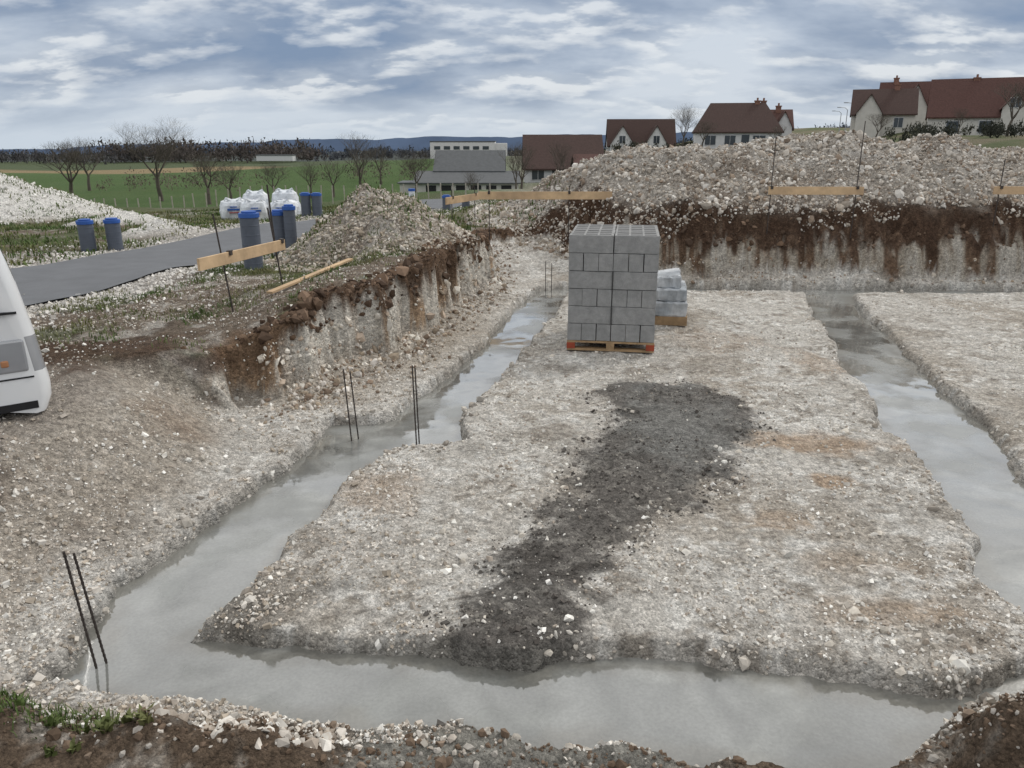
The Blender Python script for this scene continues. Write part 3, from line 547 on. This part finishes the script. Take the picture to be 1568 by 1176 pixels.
def house(name,x,y,z,rot,w,d,hw,hr,roof,wall,hip=0,wins=(),doors=(),gables=(),chim=(),base=2.5):
    e=empty(name,(x,y,z),rot); R=MB();Wm=MB();G=MB();Fr=MB();Ch=MB()
    Wm.box(-w/2,w/2,0,d,-base,hw); gable(R,Wm,-w/2,w/2,0,d,hw,hr,'x',hip=hip)
    for gx,gw,gh,gr_,gp in gables:
        Wm.box(gx-gw/2,gx+gw/2,-gp,d/2,-base if gp>.3 else hw-.5,gh); gable(R,Wm,gx-gw/2,gx+gw/2,-gp,d/2,gh,gr_,'y',ov=.25)
    def opening(cx,cz,ww,wh,yp):
        Fr.box(cx-ww/2-.08,cx+ww/2+.08,yp-.05,yp+.02,cz-wh/2-.08,cz+wh/2+.08); G.box(cx-ww/2,cx-.03,yp-.08,yp-.053,cz-wh/2,cz+wh/2); G.box(cx+.03,cx+ww/2,yp-.08,yp-.053,cz-wh/2,cz+wh/2)
    for q in wins: opening(*q)
    for cx,ww,wh,yp in doors: G.box(cx-ww/2,cx+ww/2,yp-.06,yp+.01,0,wh)
    for cx,cy,zt_ in chim: Ch.box(cx-.35,cx+.35,cy-.3,cy+.3,hw,zt_); Ch.box(cx-.42,cx+.42,cy-.37,cy+.37,zt_,zt_+.15); Ch.cyl((cx,cy,zt_+.15),(cx,cy,zt_+.5),.13)
    R.obj('roof',roof,e); Wm.obj('walls',wall,e)
    if G.V: G.obj('windows_and_doors',win,e)
    if Fr.V: Fr.obj('frames',fr_,e)
    if Ch.V: Ch.obj('chimneys',brick,e)
    return e
def face(x,y,k=.85): return -math.atan2(x,y)*k
house('gabled_house',57.0,95,2.5,face(57,95),15.4,9,2.6,4.2,tile2,render_,wins=[(-5,1.3,1.3,1.3,0),(-1.6,1.3,1.3,1.3,0),(4.6,1.5,1.6,1.3,0),(1.0,3.9,1.0,1.0,-.5)],doors=[(1.5,1.0,2.1,0)],gables=[(1.0,2.4,3.4,1.5,.5)],chim=[(-3,4.5,6.9)])
house('hillside_house',50.8,112,3.2,face(52,112,.9),8,8,2.6,3.2,tile,render_,wins=[(-2,1.4,1.1,1.2,0),(2,1.4,1.1,1.2,0)],gables=[(-1.8,3.2,2.6,2.4,1.0)],chim=[(1.5,4,6.4)])
house('hillside_house',58.5,122,4.0,face(56,125,.9),7,8,2.6,4.0,tile2,render_,wins=[(0,1.4,1.1,1.2,0)],gables=[(1.2,3.2,3.0,3.0,1.0)],chim=[(-1.5,4,7.2)])
house('villa',30.6,110,.9,face(31,110,.7),11.4,9,2.6,3.6,tile,renderw,hip=2.2,wins=[(-3.6,1.4,1.4,1.2,0),(-1,1.4,1.4,1.2,0),(2.8,1.4,1.6,1.2,0)],doors=[(1,1,2.1,0)],chim=[(2.6,4.5,6.5),(3.5,5.2,6.5)])
house('annex_house',37.0,113,1.8,face(37,113,.7),3.6,7,2.2,2.3,tile2,renderw,gables=[(.6,2.2,2.2,2.0,.7)],chim=[(0,3,5)])
house('twin_gabled_house',22.4,140,-1.2,face(22,140,.5),11.5,8,2.7,4.2,tile,renderw,wins=[(-3.4,1.4,1.3,1.3,-1.2),(2.4,1.4,1.3,1.3,-1.2),(-3.4,3.6,1.0,1.2,-1.2),(2.4,3.6,1.0,1.2,-1.2),(-.4,1.4,1.2,1.2,0)],gables=[(-3.4,4.0,2.8,3.0,1.2),(2.4,3.8,2.8,3.0,1.2)])
house('brown_roofed_house',5.2,80,-1.9,0,7.8,8,1.6,3.0,tile,renderw,wins=[(-2.6,.9,1.2,.9,0),(-.6,.9,1.2,.9,0)],doors=[(1.0,.9,1.4,0)])
house('blue_shed',6.9,74,-1.4,0,2.0,4,1.4,.9,tile2,bluew,doors=[(0,1.0,1.0,0)])
def barn():
    e=empty('farm_barn',(-5,74,-2.5)); R=MB();W_=MB();O=MB();W2=MB()
    W_.box(-2.4,4.2,3,9,-1,2.0); gable(R,W_,-2.4,4.2,3,9,2.0,1.7,'x',ov=.3)
    W2.box(-4.0,5.6,0,3,-1,1.05); R.add([(-4.2,-.3,1.05),(5.8,-.3,1.05),(5.8,3.1,2.0),(-4.2,3.1,2.0)],[[0,1,2,3]]); R.add([(-4.2,-.3,.95),(5.8,-.3,.95),(5.8,-.3,1.05),(-4.2,-.3,1.05)],[[0,1,2,3]])
    for i in range(6): O.box(-3.0+i*1.4,-2.05+i*1.4,-.03,.01,0,.8)  # dark panels stand in for the unlit inside of the door openings
    R.box(-5.8,-3.2,1,5,.9,1.0); W2.box(-5.6,-4.1,1.2,4.8,-1,.9)
    R.obj('roof',slate,e); W_.obj('clad_walls',greyw,e); W2.obj('white_walls',render_,e); O.obj('opening_shade_panels',darkop,e)
barn()
def factory():
    e=empty('white_industrial_building',(-16.4,300,-5)); W_=MB();O=MB();R=MB()
    W_.box(-14,10,0,25,-3,6.6); W_.box(10.01,14.5,1,22,-3,6.2); R.box(-14.1,10.1,-.1,25,6.6,7.0)
    for i in range(6): O.box(-12.5+i*3.6,-10.2+i*3.6,-.1,.01,4.0,5.2)
    for i in range(3): O.box(-11+i*7,-8+i*7,-.1,.01,0,2.6)
    W_.obj('walls',renderw,e); O.obj('windows',win,e); R.obj('parapet',slate,e)
factory()
e=empty('distant_greenhouse',(-118,400,-7.5)); mb=MB(); mb.box(-9,9,0,6,0,2.6); mb.obj('walls',renderw,e); mb=MB(); mb.box(-9.3,9.3,-.3,6.3,2.6,3.0); mb.obj('roof',slate,e)
# ------------------------------------------------------------------ bare trees
bark=mat('bark',(.10,.085,.07),.9,5,.25)
def tree_mesh(name,seed,H=8,levels=6,spread=.62,kids=3,rad=.022):
    r_=random.Random(seed); mb=MB()
    def br(p,d,L_,r,l):
        q=p; n=3 if l<3 else 2; rr_=r
        for i in range(n):
            d=(d+Vector((r_.uniform(-.18,.18),r_.uniform(-.18,.18),r_.uniform(-.05,.16)))).normalized(); q2=q+d*L_/n; r2=rr_*(.86)
            mb.cyl(q,q2,rr_,r2,n=7 if l<2 else (4 if l<4 else 3),caps=False); q=q2; rr_=r2
            if l>0 and l<levels and i<n-1 and r_.random()<.6:
                ax=Vector((r_.uniform(-1,1),r_.uniform(-1,1),r_.uniform(-.2,.6))).normalized(); br(q,(d*.55+ax*.8).normalized(),L_*.6,rr_*.5,l+1)
        if l<levels:
            k=kids+(1 if r_.random()<.4 else 0); a0=r_.uniform(0,6.28)
            for j in range(k):
                a=a0+6.28*j/k+r_.uniform(-.4,.4); o_=Vector((math.cos(a),math.sin(a),0)); s=spread*r_.uniform(.7,1.25)
                nd=(d+o_*s+Vector((0,0,.08))).normalized(); br(q,nd,L_*r_.uniform(.66,.84),rr_*.68,l+1)
    br(Vector((0,0,-.2)),Vector((0,0,1)),H*.25,H*rad,0)
    zmax=max(v[2] for v in mb.V); s=H/zmax; V=[(v[0]*s,v[1]*s,v[2]*s) for v in mb.V]
    me=py_mesh(name,V,mb.F,True); me.materials.append(bark); return me
tm=[tree_mesh('tree_a',3,8,5,.85,rad=.028),tree_mesh('tree_b',11,8,5,.62,rad=.026),tree_mesh('tree_c',19,8,4,.5,3,rad=.024),tree_mesh('tree_d',5,8,6,.80,3,rad=.024)]
def tree(u,y,h,k,sx=1):
    x=(u-784)/1241*y; o=new_obj('bare_tree',tm[k]); o.location=(x,y,tz(x,y)); o.rotation_euler=(0,0,random.uniform(0,6)); s=h/8; o.scale=(s*sx,s*sx,s)
for a in ((235,75,7.8,3,1.05),(95,80,6.2,0,1.1),(125,95,6.4,1,1.1),(310,62,4.2,0,1.1),(345,75,3.8,1,1.2),(548,72,6.0,1,1),(632,70,4.6,3,1.1),(505,76,3.6,2,1.2),(470,74,3.6,1,1.1),(415,74,3.5,0,1.1),(580,95,4.8,2,1),(790,62,4.4,1,.8),(800,68,4.6,2,1),(858,70,4.4,1,1),(720,66,2.6,1,1),(1045,100,5.8,3,.9),(1075,105,3.8,0,1),(1540,80,5.4,0,.9),(1465,88,3,1,1),(1340,100,3.5,0,1),(1190,95,3,1,1)):
    tree(*a)
leafm=mat('winter_wood',(.05,.045,.04),.95,.3,.3,attr=True)
def treeline(name,x0,x1,y,h,n,col,dens=46,dy=20,size=1.1):
    cxs=rng.uniform(x0,x1,n); cys=y+rng.uniform(-dy,dy,n); zs=terrain(cxs,cys); hs=h*rng.uniform(.55,1.1,n); tone=rng.uniform(.75,1.3,n)
    c=np.repeat(np.stack([cxs,cys,zs],1),dens,0); hh=np.repeat(hs,dens); p=rng.normal(size=(n*dens,3)); p/=np.linalg.norm(p,axis=1,keepdims=True); p*=rng.random((n*dens,1))**.4
    ctr=c+np.stack([p[:,0]*hh*.42,p[:,1]*hh*.42,hh*(.52+p[:,2]*.48)],1)
    s=size*rng.uniform(.4,1.2,(n*dens,1,1)); tri=rng.normal(size=(n*dens,3,3))*s*.6*np.array((.6,.6,1))
    v=(ctr[:,None,:]+tri).reshape(-1,3); f=np.arange(len(v)).reshape(-1,3)
    cc=np.array(col)*np.repeat(tone,dens)[:,None]*rng.uniform(.75,1.25,(n*dens,1)); return new_obj(name,np_mesh(name,v,f,np.repeat(cc,3,0)),None,[leafm])
treeline('distant_tree_line',-215,-100,430,12,170,(.085,.072,.066),80,25,1.3)
treeline('distant_tree_line',-330,-190,400,7,130,(.075,.072,.075),60,25,1.2)
treeline('distant_tree_line',-130,60,560,6,150,(.075,.08,.09),60,25,1.5)  # farther rows turn bluer, distance haze put into their colour
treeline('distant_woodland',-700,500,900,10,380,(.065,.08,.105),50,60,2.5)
treeline('bare_shrub_row',-48,-22,92,2.6,34,(.125,.10,.08),60,6,.2)
treeline('bare_shrub_row',-24,-10,100,2.8,26,(.12,.10,.08),60,8,.22)
treeline('garden_hedge',34,62,72,1.7,70,(.035,.038,.028),100,3,.22)
treeline('garden_hedge',14,30,120,2.0,26,(.045,.045,.03),80,5,.3)
treeline('garden_hedge',40,80,86,1.4,80,(.045,.045,.03),80,2,.22)
hm=mat('haze_tinted_hills',(.075,.105,.165),1,.004,.2,spec=0)  # blue of the aerial haze is put into the forest colour
def hills(name,y,us,vs,seed):
    u=np.linspace(-700,2400,500); v=np.interp(u,us,vs); x=(u-784)/1241*y; zt=2.3+(215-v)/1301*y+fbm(u,u*0,.02,5,seed)*y*.006
    V=np.concatenate([np.stack([x,np.full(500,y),np.full(500,-120.)],1),np.stack([x,np.full(500,y+250.),zt],1),np.stack([x,np.full(500,y+900.),zt-60],1)]); i=np.arange(499)
    Fq=np.concatenate([np.stack([i,i+1,i+501,i+500],1),np.stack([i+500,i+501,i+1001,i+1000],1)]); new_obj(name,np_mesh(name,V,Fq,None,True),None,[hm])
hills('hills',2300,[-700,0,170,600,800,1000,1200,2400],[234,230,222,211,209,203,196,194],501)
# ------------------------------------------------------------------ field fence, street lamps
mb=MB(); e=empty('field_fence'); fp=mat('fence_post_wood',(.38,.35,.30),.9,8,.2)
for i in range(44):
    t=i/43; x=-26+t*25; y=40-t*3+random.uniform(-.1,.1); z=tz(x,y); mb.cyl((x,y,z-.1),(x+random.uniform(-.03,.03),y,z+.85),.03,n=6)
mb.obj('posts',fp,e); 
galv=mat('galvanised_steel',(.35,.36,.38),.5,5,.1,metal=.5)
for u,y,top in((1328,120,8.2),(1304,140,8.4),(1292,165,8.6),(1283,185,8.6)):
    x=(u-784)/1241*y; z=tz(x,y); e=empty('street_lamp',(x,y,z)); mb=MB(); h=top-z; mb.cyl((0,0,0),(0,0,h-.5),.10,.07,n=10); mb.cyl((0,0,h-.5),(-.5,0,h-.1),.06,.05,n=8); mb.cyl((-.5,0,h-.1),(-1.5,0,h),.05,n=8); mb.box(-2.1,-1.4,-.12,.12,h-.08,h+.06); mb.obj('pole',galv,e)
# ------------------------------------------------------------------ world
w=bpy.data.worlds.new('World'); scene.world=w; w.use_nodes=True; N=w.node_tree.nodes; L=w.node_tree.links; N.clear()
out=N.new('ShaderNodeOutputWorld'); bg=N.new('ShaderNodeBackground'); bg.inputs[1].default_value=.1; L.new(bg.outputs[0],out.inputs[0])
sky=N.new('ShaderNodeTexSky'); sky.sky_type='NISHITA'; sky.sun_disc=False; sky.sun_elevation=math.radians(42); sky.sun_rotation=math.radians(50)
tc=N.new('ShaderNodeTexCoord'); sp=N.new('ShaderNodeSeparateXYZ'); L.new(tc.outputs['Generated'],sp.inputs[0])
zc=mul(mul(sp.outputs[2],0.,'MAXIMUM'),.30,'ADD')
cb=N.new('ShaderNodeCombineXYZ'); L.new(mul(mul(sp.outputs[0],zc,'DIVIDE'),.72),cb.inputs[0]); L.new(mul(sp.outputs[1],zc,'DIVIDE'),cb.inputs[1])
def wn(scale,det,off,dist=0,ro=.55):
    m=N.new('ShaderNodeMapping'); m.inputs['Location'].default_value=off; L.new(cb.outputs[0],m.inputs[0]); n=N.new('ShaderNodeTexNoise'); n.inputs['Scale'].default_value=scale; n.inputs['Detail'].default_value=det; n.inputs['Roughness'].default_value=ro; n.inputs['Distortion'].default_value=dist; L.new(m.outputs[0],n.inputs['Vector']); return n.outputs['Fac']
veil=mul(mul(wn(1.6,6,(3.1,1.7,0),.1,.55),1.),mr(sp.outputs[2],.03,.16,.03,-.030),'ADD')
cr=N.new('ShaderNodeValToRGB'); L.new(veil,cr.inputs[0]); el=cr.color_ramp.elements
el[0].position=.36; el[0].color=(.21,.29,.43,1); el[1].position=.60; el[1].color=(.62,.68,.76,1)
e1=el.new(.44); e1.color=(.29,.36,.48,1); e2=el.new(.51); e2.color=(.43,.50,.61,1)
puff=wn(4.6,9,(0.4,5,2.0),.0,.52)
pm=mr(puff,.46,.62,0,1)
shade=wn(4.6,9,(0.4,5.05,2.0),.0,.52)
under=mr(mul(puff,shade,'SUBTRACT'),-.035,.035,0,1)
pc=N.new('ShaderNodeMix'); pc.data_type='RGBA'; L.new(under,pc.inputs[0]); pc.inputs[6].default_value=(.46,.52,.61,1); pc.inputs[7].default_value=(.80,.83,.86,1)
cl2=N.new('ShaderNodeMix'); cl2.data_type='RGBA'; L.new(mul(pm,.82),cl2.inputs[0]); L.new(cr.outputs[0],cl2.inputs[6]); L.new(pc.outputs[2],cl2.inputs[7])
hz=N.new('ShaderNodeMix'); hz.data_type='RGBA'; L.new(mr(sp.outputs[2],0.0,.06,.85,0),hz.inputs[0]); L.new(cl2.outputs[2],hz.inputs[6]); hz.inputs[7].default_value=(.60,.68,.77,1)
ov=N.new('ShaderNodeMix'); ov.data_type='RGBA'; L.new(mr(sp.outputs[2],.20,.45,0,.9),ov.inputs[0]); L.new(hz.outputs[2],ov.inputs[6]); ov.inputs[7].default_value=(1.17,1.16,1.135,1)
sc=N.new('ShaderNodeVectorMath'); sc.operation='SCALE'; L.new(ov.outputs[2],sc.inputs[0]); sc.inputs['Scale'].default_value=10
fm=N.new('ShaderNodeMix'); fm.data_type='RGBA'; fm.inputs[0].default_value=.94; L.new(sky.outputs[0],fm.inputs[6]); L.new(sc.outputs[0],fm.inputs[7]); L.new(fm.outputs[2],bg.inputs[0])
sd=bpy.data.lights.new('sun','SUN'); sd.energy=1.5; sd.angle=math.radians(11); sd.color=(1,.965,.905); so=bpy.data.objects.new('sun',sd); COL.objects.link(so)
az=math.radians(50); el_=math.radians(42); dirv=Vector((math.sin(az)*math.cos(el_),math.cos(az)*math.cos(el_),math.sin(el_))); so.rotation_euler=dirv.to_track_quat('Z','Y').to_euler()
# camera
cd=bpy.data.cameras.new('camera'); cd.sensor_width=36; cd.lens=1184/1568*36; cd.clip_end=12000; cd.clip_start=.05
co=bpy.data.objects.new('camera',cd); COL.objects.link(co); co.location=(0,0,2.3); co.rotation_euler=(math.radians(90-17.5),0,0); scene.camera=co
scene.view_settings.view_transform='Standard'; scene.view_settings.look='None'; scene.view_settings.exposure=0
